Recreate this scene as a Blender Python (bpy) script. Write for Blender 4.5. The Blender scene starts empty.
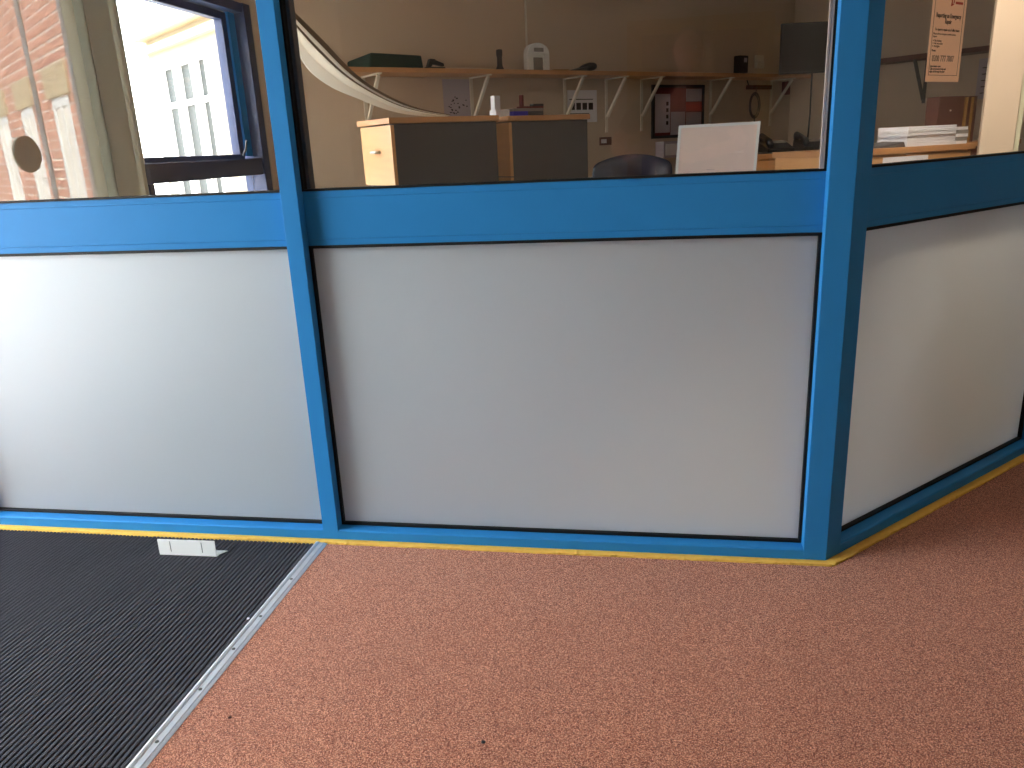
import bpy, bmesh, math, random
from mathutils import Vector, Matrix
random.seed(7)
S2 = math.sqrt(0.5)
sc = bpy.context.scene
COL = sc.collection

# ------------------------------------------------------------------ camera, world, sun, exposure
def set_camera():
    yaw, pitch, roll = -0.1854, 0.2939, -0.048
    cy, sy, cp, sp = math.cos(yaw), math.sin(yaw), math.cos(pitch), math.sin(pitch)
    fwd = Vector((sy*cp, cy*cp, -sp)); right = Vector((cy, -sy, 0)); up = right.cross(fwd)
    cr, sr = math.cos(roll), math.sin(roll)
    r2 = cr*right + sr*up; u2 = -sr*right + cr*up
    m = Matrix((r2, u2, -fwd)).transposed().to_4x4()
    m.translation = Vector((-0.4806, -2.072, 1.15))
    cam = bpy.data.cameras.new('camera'); co = bpy.data.objects.new('camera', cam)
    COL.objects.link(co); co.matrix_world = m
    cam.sensor_width = 36; cam.lens = 784.58*36/1024; cam.clip_start = 0.02; cam.clip_end = 300
    sc.camera = co
set_camera()

w = bpy.data.worlds.new('sky'); sc.world = w; w.use_nodes = True
wn = w.node_tree.nodes; wl = w.node_tree.links
bg = wn['Background']
tc = wn.new('ShaderNodeTexCoord'); sep = wn.new('ShaderNodeSeparateXYZ'); rmp = wn.new('ShaderNodeValToRGB')
wl.new(tc.outputs['Generated'], sep.inputs[0]); wl.new(sep.outputs['Z'], rmp.inputs[0]); wl.new(rmp.outputs[0], bg.inputs[0])
rmp.color_ramp.elements[0].position = 0.0; rmp.color_ramp.elements[0].color = (1.0, 0.985, 0.955, 1)
rmp.color_ramp.elements[1].position = 0.6; rmp.color_ramp.elements[1].color = (0.72, 0.86, 1.0, 1)
bg.inputs[1].default_value = 13.5
sd = bpy.data.lights.new('sun', 'SUN'); sd.energy = 40; sd.angle = 0.02; sd.color = (1, 0.95, 0.88)
so = bpy.data.objects.new('sun', sd); COL.objects.link(so)
so.rotation_euler = Vector((-0.10, -0.75, -0.75)).to_track_quat('-Z', 'Y').to_euler()
so.location = (2, 10, 12)
sc.view_settings.view_transform = 'Standard'; sc.view_settings.look = 'None'
sc.view_settings.gamma = 1; sc.view_settings.use_curve_mapping = False
sc.view_settings.exposure = 0.15

# ------------------------------------------------------------------ materials
def srgb(r, g, b):
    f = lambda c: (c/255/12.92) if c/255 <= 0.04045 else ((c/255+0.055)/1.055)**2.4
    return (f(r), f(g), f(b), 1)
def mat(name, col, rough=0.5, metal=0.0, spec=0.5, var=0.0, scale=20, bump=0.0, bscale=200, stretch=None, coat=0):
    m = bpy.data.materials.new(name); m.use_nodes = True
    nt = m.node_tree; b = nt.nodes['Principled BSDF']
    b.inputs['Base Color'].default_value = col
    b.inputs['Roughness'].default_value = rough; b.inputs['Metallic'].default_value = metal
    b.inputs['Specular IOR Level'].default_value = spec
    if coat: b.inputs['Coat Weight'].default_value = coat
    if var or bump:
        t = nt.nodes.new('ShaderNodeTexCoord'); mp = nt.nodes.new('ShaderNodeMapping')
        nt.links.new(t.outputs['Object'], mp.inputs[0])
        if stretch: mp.inputs['Scale'].default_value = stretch
    if var:
        n = nt.nodes.new('ShaderNodeTexNoise'); n.inputs['Scale'].default_value = scale; n.inputs['Detail'].default_value = 4
        nt.links.new(mp.outputs[0], n.inputs['Vector'])
        mx = nt.nodes.new('ShaderNodeMix'); mx.data_type = 'RGBA'
        mx.inputs[6].default_value = tuple(max(0, c*(1-var)) for c in col[:3])+(1,)
        mx.inputs[7].default_value = tuple(min(1, c*(1+var)) for c in col[:3])+(1,)
        nt.links.new(n.outputs[0], mx.inputs[0]); nt.links.new(mx.outputs[2], b.inputs['Base Color'])
    if bump:
        n2 = nt.nodes.new('ShaderNodeTexNoise'); n2.inputs['Scale'].default_value = bscale; n2.inputs['Detail'].default_value = 3
        nt.links.new(mp.outputs[0], n2.inputs['Vector'])
        bp = nt.nodes.new('ShaderNodeBump'); bp.inputs['Strength'].default_value = bump; bp.inputs['Distance'].default_value = 0.002
        nt.links.new(n2.outputs[0], bp.inputs['Height']); nt.links.new(bp.outputs[0], b.inputs['Normal'])
    return m
def glass_mat(name, ior, tint):
    m = bpy.data.materials.new(name); m.use_nodes = True
    nt = m.node_tree; nt.nodes.clear()
    out = nt.nodes.new('ShaderNodeOutputMaterial'); mix = nt.nodes.new('ShaderNodeMixShader')
    tr = nt.nodes.new('ShaderNodeBsdfTransparent'); gl = nt.nodes.new('ShaderNodeBsdfGlossy'); fr = nt.nodes.new('ShaderNodeFresnel')
    geo = nt.nodes.new('ShaderNodeNewGeometry'); inv = nt.nodes.new('ShaderNodeMath'); inv.operation = 'SUBTRACT'; inv.inputs[0].default_value = 1.0
    mul = nt.nodes.new('ShaderNodeMath'); mul.operation = 'MULTIPLY'       # reflect at front faces only
    fr.inputs['IOR'].default_value = ior; gl.inputs['Roughness'].default_value = 0.0; tr.inputs[0].default_value = tint
    nt.links.new(geo.outputs['Backfacing'], inv.inputs[1]); nt.links.new(inv.outputs[0], mul.inputs[0]); nt.links.new(fr.outputs[0], mul.inputs[1])
    nt.links.new(mul.outputs[0], mix.inputs[0]); nt.links.new(tr.outputs[0], mix.inputs[1]); nt.links.new(gl.outputs[0], mix.inputs[2])
    nt.links.new(mix.outputs[0], out.inputs[0])
    return m

M = {}
M['blue'] = mat('blue powder coat', srgb(46, 130, 196), 0.42, spec=0.14, var=0.05, scale=9)
M['darkblue'] = mat('dark blue window frame', srgb(32, 52, 92), 0.45, var=0.15, scale=8)
M['rubber'] = mat('black gasket rubber', (0.006, 0.006, 0.007, 1), 0.6, spec=0.25)
M['bead'] = mat('grey glazing bead', srgb(70, 72, 78), 0.5)
M['pale_bead'] = mat('pale aluminium bead', srgb(190, 176, 166), 0.4, metal=0.3)
M['glass'] = glass_mat('window glass', 1.75, (0.94, 0.935, 0.925, 1))
M['clear'] = glass_mat('clear glass', 1.5, (0.97, 0.985, 0.98, 1))
M['cream'] = mat('cream painted plaster', srgb(208, 186, 162), 0.7, spec=0.3, var=0.04, scale=3, bump=0.1)
M['foyer_wall'] = mat('foyer wall paint', srgb(214, 208, 196), 0.7, spec=0.3, var=0.04, scale=3)
M['white'] = mat('white paint', srgb(238, 238, 235), 0.5)
M['ceiling'] = mat('ceiling white', srgb(225, 220, 210), 0.8)
M['concrete'] = mat('grey floor', srgb(110, 108, 105), 0.8, var=0.1)
M['alu'] = mat('worn aluminium', srgb(232, 232, 234), 0.42, metal=0.75, var=0.12, scale=60, stretch=(1, 0.05, 1))
M['screw'] = mat('steel screw', srgb(110, 105, 100), 0.4, metal=0.8)
M['black'] = mat('black plastic', (0.012, 0.012, 0.014, 1), 0.45)
M['charcoal'] = mat('charcoal laminate', srgb(82, 77, 76), 0.5, var=0.1, scale=6)
M['leather'] = mat('dark blue leather', srgb(22, 30, 52), 0.35, spec=0.6, bump=0.2, bscale=120)
M['wood'] = mat('beech laminate', srgb(214, 160, 104), 0.45, var=0.13, scale=5, stretch=(1, 1, 9))
M['wood_h'] = mat('beech edge', srgb(196, 142, 92), 0.5, var=0.13, scale=4, stretch=(1, 1, 12))
M['oak'] = mat('yellow varnished oak', srgb(200, 150, 70), 0.4, var=0.15, scale=4, stretch=(8, 8, 1))
M['steel_white'] = mat('cream enamelled steel', srgb(226, 216, 198), 0.4)
M['green'] = mat('dark green cloth', srgb(26, 52, 44), 0.8, var=0.2, scale=30)
M['paper'] = mat('white paper', srgb(236, 234, 238), 0.8, spec=0.2)
M['greypaper'] = mat('grey paper', srgb(150, 144, 138), 0.8, spec=0.2)
M['lilacpaper'] = mat('faint lilac print', srgb(186, 176, 184), 0.8, spec=0.2)
M['peach'] = mat('peach paper', srgb(236, 184, 144), 0.8, spec=0.2)
M['ink'] = mat('dark ink', srgb(40, 26, 22), 0.8, spec=0.1)
M['redink'] = mat('red ink', srgb(190, 50, 36), 0.8, spec=0.1)
M['red'] = mat('dark red felt', srgb(108, 34, 30), 0.85, var=0.1)
M['brightred'] = mat('red print', srgb(176, 52, 34), 0.7)
M['lightblue'] = mat('violet blue box', srgb(60, 52, 200), 0.5)
M['whiteboard'] = mat('whiteboard surface', srgb(244, 220, 208), 0.35, var=0.10, scale=9)
M['brown'] = mat('brown card', srgb(96, 52, 38), 0.7, var=0.1)
M['ochre'] = mat('ochre folder', srgb(160, 116, 50), 0.7)
M['olive'] = mat('olive painted metal', srgb(206, 202, 172), 0.6, var=0.05, scale=5)
M['olive_disc'] = mat('olive grey disc', srgb(176, 178, 152), 0.6)
M['mortar'] = mat('pale mortar', srgb(248, 238, 224), 0.9)
M['stone'] = mat('pale stone', srgb(190, 172, 140), 0.85, var=0.06, scale=8)
M['render'] = mat('cream render', srgb(152, 141, 118), 0.85, var=0.03, scale=3)
M['paving'] = mat('grey paving', srgb(150, 146, 140), 0.9, var=0.1, scale=3)
M['dark_pane'] = mat('far window pane', srgb(58, 62, 62), 0.5, spec=0.2)
M['blind'] = mat('cream blind fabric', srgb(232, 218, 196), 0.7, spec=0.2)
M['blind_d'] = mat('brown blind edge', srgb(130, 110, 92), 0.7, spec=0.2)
M['ribbing'] = mat('black ribbed polypropylene', srgb(74, 72, 78), 0.85, spec=0.12, var=0.4, scale=500, bump=0.5, bscale=600)
M['mat_base'] = mat('mat backing', (0.004, 0.004, 0.005, 1), 0.9, spec=0.1)
def backlit(m, col, k):
    nt = m.node_tree; b = nt.nodes['Principled BSDF']; out = nt.nodes['Material Output']
    t = nt.nodes.new('ShaderNodeBsdfTranslucent'); t.inputs[0].default_value = col; x = nt.nodes.new('ShaderNodeMixShader'); x.inputs[0].default_value = k
    nt.links.new(b.outputs[0], x.inputs[1]); nt.links.new(t.outputs[0], x.inputs[2]); nt.links.new(x.outputs[0], out.inputs[0]); return m
def translucent(name, col, k):
    m = mat(name, col, 0.8, spec=0.1); nt = m.node_tree; b = nt.nodes['Principled BSDF']; out = nt.nodes['Material Output']
    t = nt.nodes.new('ShaderNodeBsdfTranslucent'); t.inputs[0].default_value = col; x = nt.nodes.new('ShaderNodeMixShader'); x.inputs[0].default_value = k
    nt.links.new(b.outputs[0], x.inputs[1]); nt.links.new(t.outputs[0], x.inputs[2]); nt.links.new(x.outputs[0], out.inputs[0]); return m
M['peach'] = translucent('peach paper', srgb(255, 228, 204), 0.6)
M['blind'] = translucent('cream blind fabric', srgb(250, 244, 234), 0.6)
M['frost_face'] = mat('frosted grey panel', srgb(214, 224, 233), 0.54, metal=0.45, spec=0.6, var=0.015, scale=3)
M['frost'] = backlit(M['frost_face'], (0.68, 0.70, 0.72, 1), 0.5)

def brick_mat():
    m = mat('red brick', srgb(200, 146, 128), 0.9, spec=0.2, var=0.25, scale=1.3)
    return m
M['brick'] = brick_mat()
def carpet_mat():
    m = bpy.data.materials.new('loop pile carpet'); m.use_nodes = True
    nt = m.node_tree; b = nt.nodes['Principled BSDF']; b.inputs['Roughness'].default_value = 0.95; b.inputs['Specular IOR Level'].default_value = 0.1
    b.inputs['Sheen Weight'].default_value = 0.25; b.inputs['Sheen Roughness'].default_value = 0.5
    t = nt.nodes.new('ShaderNodeTexCoord')
    v = nt.nodes.new('ShaderNodeTexVoronoi'); v.inputs['Scale'].default_value = 600
    n = nt.nodes.new('ShaderNodeTexNoise'); n.inputs['Scale'].default_value = 450; n.inputs['Detail'].default_value = 3
    g = nt.nodes.new('ShaderNodeTexNoise'); g.inputs['Scale'].default_value = 2.2; g.inputs['Detail'].default_value = 3
    for k in (v, n, g): nt.links.new(t.outputs['Object'], k.inputs['Vector'])
    r = nt.nodes.new('ShaderNodeValToRGB'); e = r.color_ramp.elements
    e[0].position = 0.30; e[0].color = srgb(96, 34, 14); e[1].position = 0.72; e[1].color = srgb(252, 182, 148)
    k = r.color_ramp.elements.new(0.5); k.color = srgb(186, 103, 72)
    mx = nt.nodes.new('ShaderNodeMix'); mx.data_type = 'FLOAT'; mx.inputs[0].default_value = 0.45
    nt.links.new(n.outputs[0], mx.inputs[2])
    sp = nt.nodes.new('ShaderNodeSeparateColor'); nt.links.new(v.outputs['Color'], sp.inputs[0]); nt.links.new(sp.outputs[0], mx.inputs[3])
    nt.links.new(mx.outputs[0], r.inputs[0])
    m2 = nt.nodes.new('ShaderNodeMix'); m2.data_type = 'RGBA'; m2.blend_type = 'MULTIPLY'; m2.inputs[0].default_value = 1
    r2 = nt.nodes.new('ShaderNodeValToRGB'); r2.color_ramp.elements[0].color = (0.93, 0.92, 0.92, 1); r2.color_ramp.elements[1].color = (1, 1, 1, 1)
    r2.color_ramp.elements[0].position = 0.35; r2.color_ramp.elements[1].position = 0.65
    nt.links.new(g.outputs[0], r2.inputs[0]); nt.links.new(r.outputs[0], m2.inputs[6]); nt.links.new(r2.outputs[0], m2.inputs[7])
    nt.links.new(m2.outputs[2], b.inputs['Base Color'])
    bp = nt.nodes.new('ShaderNodeBump'); bp.inputs['Strength'].default_value = 0.6; bp.inputs['Distance'].default_value = 0.003
    nt.links.new(v.outputs['Distance'], bp.inputs['Height']); bp.invert = True; nt.links.new(bp.outputs[0], b.inputs['Normal'])
    return m
M['carpet'] = carpet_mat()
M['yellow'] = mat('yellow foam edging', srgb(252, 196, 92), 0.85, spec=0.2, var=0.12, scale=60, bump=0.5, bscale=150)
def lamp_mat(name, col, s):
    m = bpy.data.materials.new(name); m.use_nodes = True
    b = m.node_tree.nodes['Principled BSDF']; b.inputs['Base Color'].default_value = (.9, .9, .9, 1)
    b.inputs['Emission Color'].default_value = col; b.inputs['Emission Strength'].default_value = s
    return m
M['office_lamp'] = lamp_mat('lit office diffuser', (1.0, 0.80, 0.62, 1), 7.0)
M['bright_office_lamp'] = lamp_mat('bright lit office diffuser', (1.0, 0.85, 0.70, 1), 9.0)
M['lamp'] = lamp_mat('lit diffuser', (1.0, 0.95, 0.88, 1), 1.2)

# ------------------------------------------------------------------ mesh helpers
class MB:
    """collects shapes into one mesh; frame: origin o, axes ux, uy (z stays up)"""
    def __init__(s, o=(0, 0, 0), ux=(1, 0, 0), uy=(0, 1, 0)):
        s.bm = bmesh.new(); s.o = Vector(o); s.ux = Vector(ux).normalized(); s.uy = Vector(uy).normalized()
    def P(s, x, y, z): return s.o + s.ux*x + s.uy*y + Vector((0, 0, z))
    def face(s, vs):
        try: return s.bm.faces.new(vs)
        except ValueError: return None
    def hexa(s, pts):
        v = [s.bm.verts.new(s.P(*p)) for p in pts]
        for f in ((0, 3, 2, 1), (4, 5, 6, 7), (0, 1, 5, 4), (1, 2, 6, 5), (2, 3, 7, 6), (3, 0, 4, 7)): s.face([v[i] for i in f])
        return s
    def box(s, x0, x1, y0, y1, z0, z1):
        return s.hexa([(x0, y0, z0), (x1, y0, z0), (x1, y1, z0), (x0, y1, z0), (x0, y0, z1), (x1, y0, z1), (x1, y1, z1), (x0, y1, z1)])
    def prism(s, pts, z0, z1):
        n = len(pts)
        a = [s.bm.verts.new(s.P(x, y, z0)) for x, y in pts]; b = [s.bm.verts.new(s.P(x, y, z1)) for x, y in pts]
        s.face(a[::-1]); s.face(b)
        for i in range(n): s.face([a[i], a[(i+1) % n], b[(i+1) % n], b[i]])
        return s
    def profx(s, prof, x0, x1):           # profile (y,z) swept along x
        n = len(prof)
        a = [s.bm.verts.new(s.P(x0, y, z)) for y, z in prof]; b = [s.bm.verts.new(s.P(x1, y, z)) for y, z in prof]
        s.face(a[::-1]); s.face(b)
        for i in range(n): s.face([a[i], a[(i+1) % n], b[(i+1) % n], b[i]])
        return s
    def profy(s, prof, y0, y1):           # profile (x,z) swept along y
        n = len(prof)
        a = [s.bm.verts.new(s.P(x, y0, z)) for x, z in prof]; b = [s.bm.verts.new(s.P(x, y1, z)) for x, z in prof]
        s.face(a[::-1]); s.face(b)
        for i in range(n): s.face([a[i], a[(i+1) % n], b[(i+1) % n], b[i]])
        return s
    def frame(s, x0, x1, z0, z1, t, y0, y1):   # picture-frame of four bars lying in xz
        s.box(x0, x0+t, y0, y1, z0, z1); s.box(x1-t, x1, y0, y1, z0, z1)
        s.box(x0+t, x1-t, y0, y1, z0, z0+t); s.box(x0+t, x1-t, y0, y1, z1-t, z1); return s
    def tube(s, pts, r, n=8, closed=False):
        P = [s.P(*p) for p in pts]; rings = []
        for i, p in enumerate(P):
            a = P[i-1] if (i > 0 or closed) else P[i]; b = P[(i+1) % len(P)] if (i < len(P)-1 or closed) else P[i]
            t = (b-a).normalized(); h = Vector((0, 0, 1)) if abs(t.z) < 0.9 else Vector((1, 0, 0))
            q = t.cross(h).normalized(); k = q.cross(t); rr = r[i] if isinstance(r, (list, tuple)) else r
            rings.append([s.bm.verts.new(p+(q*math.cos(j*2*math.pi/n)+k*math.sin(j*2*math.pi/n))*rr) for j in range(n)])
        m = len(rings)
        for i in range(m if closed else m-1):
            A, B = rings[i], rings[(i+1) % m]
            for j in range(n): s.face([A[j], A[(j+1) % n], B[(j+1) % n], B[j]])
        if not closed: s.face(rings[0]); s.face(rings[-1][::-1])
        return s
    def lathe(s, c, prof, n=20):           # (r,z) profile around vertical axis
        rings = []
        for r, z in prof: rings.append([s.bm.verts.new(s.P(c[0]+r*math.cos(j*2*math.pi/n), c[1]+r*math.sin(j*2*math.pi/n), c[2]+z)) for j in range(n)])
        for A, B in zip(rings, rings[1:]):
            for j in range(n): s.face([A[j], A[(j+1) % n], B[(j+1) % n], B[j]])
        s.face(rings[0][::-1]); s.face(rings[-1]); return s
    def cyl_y(s, cx, cz, r, y0, y1, n=24):
        return s.profy([(cx+r*math.cos(j*2*math.pi/n), cz+r*math.sin(j*2*math.pi/n)) for j in range(n)], y0, y1)
    def build(s, name, m, parent=None, bevel=0, smooth=False, seg=2):
        bmesh.ops.recalc_face_normals(s.bm, faces=s.bm.faces)
        me = bpy.data.meshes.new(name); 
        o = bpy.data.objects.new(name, me); COL.objects.link(o)
        if parent is not None:             # parents carry translation only
            o.parent = parent; off = parent.location
            if parent.parent: off = off + parent.parent.location
            bmesh.ops.translate(s.bm, verts=s.bm.verts, vec=-off)
        s.bm.to_mesh(me); s.bm.free()
        me.materials.append(m)
        if smooth:
            for p in me.polygons: p.use_smooth = True
        if bevel:
            b = o.modifiers.new('bevel', 'BEVEL'); b.width = bevel; b.segments = seg; b.limit_method = 'ANGLE'; b.angle_limit = 0.6
        return o
def tag(o, label=None, cat=None, group=None, kind=None):
    if label: o['label'] = label
    if cat: o['category'] = cat
    if group: o['group'] = group
    if kind: o['kind'] = kind
    return o
def empty(name, loc, label=None, cat=None, group=None, kind=None):
    o = bpy.data.objects.new(name, None); COL.objects.link(o); o.location = loc; o.empty_display_size = 0.1
    return tag(o, label, cat, group, kind)
def text_mesh(name, body, size, m, parent, origin, ux, normal, align='LEFT', depth=0.0002, bold=0.0, sx=1.0):
    """flat lettering whose reading direction is ux, facing along normal"""
    cu = bpy.data.curves.new(name, 'FONT'); cu.body = body; cu.size = size; cu.align_x = align; cu.extrude = depth; cu.offset = bold; cu.resolution_u = 2
    tmp = bpy.data.objects.new(name+'_curve', cu); COL.objects.link(tmp)
    dg = bpy.context.evaluated_depsgraph_get(); dg.update()
    me = bpy.data.meshes.new_from_object(tmp.evaluated_get(dg)); me.name = name
    bpy.data.objects.remove(tmp); bpy.data.curves.remove(cu)
    X = Vector(ux).normalized(); N = Vector(normal).normalized(); Y = N.cross(X)
    off = parent.location.copy()
    if parent.parent: off += parent.parent.location
    for v in me.vertices:
        c = v.co; v.co = Vector(origin) + X*c.x*sx + Y*c.y + N*c.z - off
    me.materials.clear(); me.materials.append(m)
    o = bpy.data.objects.new(name, me); COL.objects.link(o); o.parent = parent
    return o
U = Vector((S2, S2, 0)); N = Vector((-S2, S2, 0))      # office axes: along the back wall / towards the back wall
def UN(u, n, z=0.0): return U*u + N*n + Vector((0, 0, z))
def OFF(): return MB((0, 0, 0), U, N)                  # builder in office axes (x=u, y=n)

# ------------------------------------------------------------------ shell
XL, XO, YB, XR = -3.6, -2.75, -6.0, 4.0
NW, UE = 3.72, 4.8
CEIL = 2.6
def wall(name, bm, m): return tag(bm.build(name, m), kind='structure')
fl = wall('floor', MB().prism([(XL, YB), (XR, YB), (XR, 4.0), tuple(UN(5.66, 0)[:2]), tuple(UN(UE, 0)[:2]), tuple(UN(UE, NW)[:2]), tuple(UN(-0.17, NW)[:2]), (XO, 0), (XL, 0)], -0.1, -0.012), M['concrete'])
wall('ceiling', MB().prism([(XL-0.1, YB-0.1), (XR+0.1, YB-0.1), (XR+0.1, 4.1), tuple(UN(UE+0.1, 0)[:2]), tuple(UN(UE+0.1, NW+0.1)[:2]), tuple(UN(-0.25, NW+0.1)[:2]), (XO-0.1, 0.1), (XL-0.1, 0.1)], CEIL, CEIL+0.15), M['ceiling'])
# foyer walls
EY0, EY1, EZ = -2.48, -0.10, 2.45          # entrance opening in the left wall
wall('wall_left', MB().box(XL-0.15, XL, YB, EY0, -0.1, CEIL).box(XL-0.15, XL, EY1, 0.1, -0.1, CEIL).box(XL-0.15, XL, EY0, EY1, EZ, CEIL), M['foyer_wall'])
wall('wall_return', MB().box(XL, -2.765, 0.0, 0.1, -0.1, CEIL), M['foyer_wall'])
wall('wall_back', MB().box(XL-0.15, XR+0.15, YB-0.15, YB, -0.1, CEIL), M['foyer_wall'])
wall('wall_right', MB().box(XR, XR+0.15, YB, 4.0, -0.1, CEIL), M['foyer_wall'])
wall('wall_passage', OFF().box(1.36, 5.66, 0.0, 0.1, -0.1, CEIL), M['foyer_wall'])
# office walls
wy0, wy1, wz1 = 1.22, 2.44, 1.975          # office window opening in its left wall
wall('wall_office_left', MB().box(XO-0.12, XO, 0.09, wy0, -0.1, CEIL).box(XO-0.12, XO, wy1, 2.56, -0.1, CEIL).box(XO-0.12, XO, wy0, wy1, wz1, CEIL).box(XO-0.12, XO, wy0, wy1, -0.1, 0.55), M['cream'])
wall('wall_office_back', OFF().box(-0.25, UE+0.12, NW, NW+0.12, -0.1, CEIL), M['cream'])
wall('wall_office_end', OFF().box(UE, UE+0.12, 0.1, NW, -0.1, CEIL), M['cream'])

# ------------------------------------------------------------------ glazed partition
ZT, ZB, ZH = 1.0562, 0.9064, 2.30
wf = empty('wall_front', (0, 0, 0), kind='structure')
def mullion(x): return MB().box(x, x+0.0497, 0, 0.10, 0, CEIL).build('mullion', M['blue'], wf, bevel=0.0012)
mullion(-1.4917); mullion(-2.765)
c45 = S2
cp = MB().prism([(-0.0618, 0), (0, 0), (0.0648*c45, 0.0648*c45), (0.0648*c45-0.10*c45, 0.0648*c45+0.10*c45), (-0.0618, 0.10)], 0, CEIL)
cp.build('corner_post', M['blue'], wf, bevel=0.0012)
OFF().box(1.245, 1.30, 0, 0.10, 0, CEIL).build('mullion', M['blue'], wf, bevel=0.0012)
def bay(name, mb, x0, x1, beadL=None, beadR=None):
    """one glazed bay between posts; mb() gives a builder whose x runs along the partition and y into the office"""
    w_ = empty(name, (0, 0, 0), kind='structure')
    g = 0.008
    # bottom rail with a sloping sill
    mb().profx([(0, 0), (0, 0.0285), (0.004, 0.0315), (0.046, 0.0345), (0.10, 0.0345), (0.10, 0)], x0, x1).build('bottom_rail', M['blue'], w_)
    # transom: flat plate and two clip beads with fine grooves between
    mb().box(x0, x1, 0.0385, 0.10, ZB, ZT).build('transom_rail', M['blue'], w_)
    mb().box(x0, x1, 0.0367, 0.0385, ZB+0.0185, ZT-0.0185).build('cover_plate', M['blue'], w_, bevel=0.0006)
    mb().box(x0, x1, 0.0367, 0.0385, ZB, ZB+0.0175).build('clip_bead', M['blue'], w_, bevel=0.0006)
    mb().box(x0, x1, 0.0367, 0.0385, ZT-0.0175, ZT).build('clip_bead', M['blue'], w_, bevel=0.0006)
    mb().box(x0, x1, 0.0367, 0.10, ZH, ZH+0.08).build('head_rail', M['blue'], w_)
    mb().box(x0, x1, 0.04, 0.10, ZH+0.08, CEIL).build('top_panel', M['frost'], w_)
    # gaskets and infills
    mb().frame(x0, x1, 0.0345, ZB, g, 0.034, 0.05).build('panel_gasket', M['rubber'], w_)
    mb().box(x0+g*0.5, x1-g*0.5, 0.046, 0.062, 0.038, ZB-0.003).build('frosted_panel', M['frost'], w_)
    mb().frame(x0, x1, ZT, ZH, 0.006, 0.034, 0.066).build('glass_gasket', M['rubber'], w_)
    mb().box(x0+0.003, x1-0.003, 0.046, 0.052, ZT+0.003, ZH-0.003).build('glass_pane', M['glass'], w_)
    if beadL: mb().box(x0+0.006, x0+0.018, 0.056, 0.085, ZT, ZH).build('glazing_bead', beadL, w_)
    if beadR:
        b = mb()
        b.box(x1-0.0165, x1-0.012, 0.036, 0.0455, ZT+0.006, ZH); b.box(x1-0.0105, x1-0.006, 0.036, 0.0455, ZT+0.006, ZH); b.build('glazing_bead', beadR, w_)  # pale strips stand in for a reflection beside the gasket
    return w_
bay('window_1', MB, -2.7153, -1.4917)
bay('window_2', MB, -1.442, -0.0618, M['bead'], M['pale_bead'])
bay('window_3', OFF, 0.0648, 1.245)

# yellow foam edging where the floor coverings meet the frame (irregular cut edge)
def edging(name, mb, x0, x1, label):
    b = mb(); n = int((x1-x0)/0.006); top = []; 
    ws = []; wv = 0.03
    for i in range(n+1):
        wv += random.uniform(-0.002, 0.002); wv = min(0.033, max(0.026, wv)); ws.append(wv + random.uniform(-0.0012, 0.0012))
    A = []; 
    for i in range(n+1):
        x = x0+(x1-x0)*i/n; z = 0.005+random.uniform(-0.0008, 0.0008)
        A.append([b.bm.verts.new(b.P(x, 0.0, 0.001)), b.bm.verts.new(b.P(x, -ws[i]*0.6, z)), b.bm.verts.new(b.P(x, -ws[i], z-0.001)), b.bm.verts.new(b.P(x, -ws[i]-0.001, -0.008))])
    for i in range(n):
        for j in range(3): b.face([A[i][j], A[i][j+1], A[i+1][j+1], A[i+1][j]])
    return tag(b.build(name, M['yellow']), label, 'edging', None)
edging('edging_strip', MB, -2.765, 0.0125, 'long yellow foam edging strip along the foot of the left and middle bays')
edging('edging_strip', OFF, -0.0125, 1.36, 'dark yellow foam edging strip along the foot of the slanting right bay')

# ------------------------------------------------------------------ floor coverings
cb = MB().prism([(-1.468, YB), (XR, YB), (XR, 3.92), tuple(UN(5.60, -0.0325)[:2]), (0.0135, -0.0325), (-1.468, -0.0325)], -0.012, 0.0)
tag(cb.build('carpet', M['carpet']), 'pinkish brown loop pile carpet covering the floor in front of the partition', 'carpet')
em = empty('entrance_mat', (-2.5, -1.3, -0.012), 'black ribbed entrance mat on the left floor', 'mat')
MB().box(XL, -1.5085, -4.2, -0.032, -0.012, -0.008).build('backing', M['mat_base'], em)
rb = MB(); pitch = 0.0135; x = XL+0.01
while x < -1.521:
    rb.profy([(x, -0.008), (x+0.0006, -0.0015), (x+0.003, 0.0), (x+0.0085, 0.0), (x+0.0108, -0.0015), (x+0.0114, -0.008)], -4.19, -0.032); x += pitch
r_ = rb.build('rib', M['ribbing'], em); r_['kind'] = 'stuff'
ts = empty('threshold_strip', (-1.495, -1.5, 0), 'ridged aluminium threshold strip between black mat and carpet', 'strip')
MB().profy([(-1.5080, -0.012), (-1.5080, 0.003), (-1.5050, 0.0065), (-1.5000, 0.0075), (-1.4950, 0.006), (-1.4930, 0.004), (-1.4815, 0.0035), (-1.4805, 0.0048), (-1.4785, 0.0048), (-1.4775, 0.003), (-1.4680, 0.001), (-1.4680, -0.012)], -4.2, -0.03).build('bar', M['alu'], ts)
for y in (-0.245, -0.43, -0.57, -0.72, -0.885, -1.05):
    MB().lathe((-1.4875, y, 0.0036), [(0.0045, 0), (0.0038, 0.0012), (0.0015, 0.0014)], 12).build('screw', M['screw'], ts)

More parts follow.
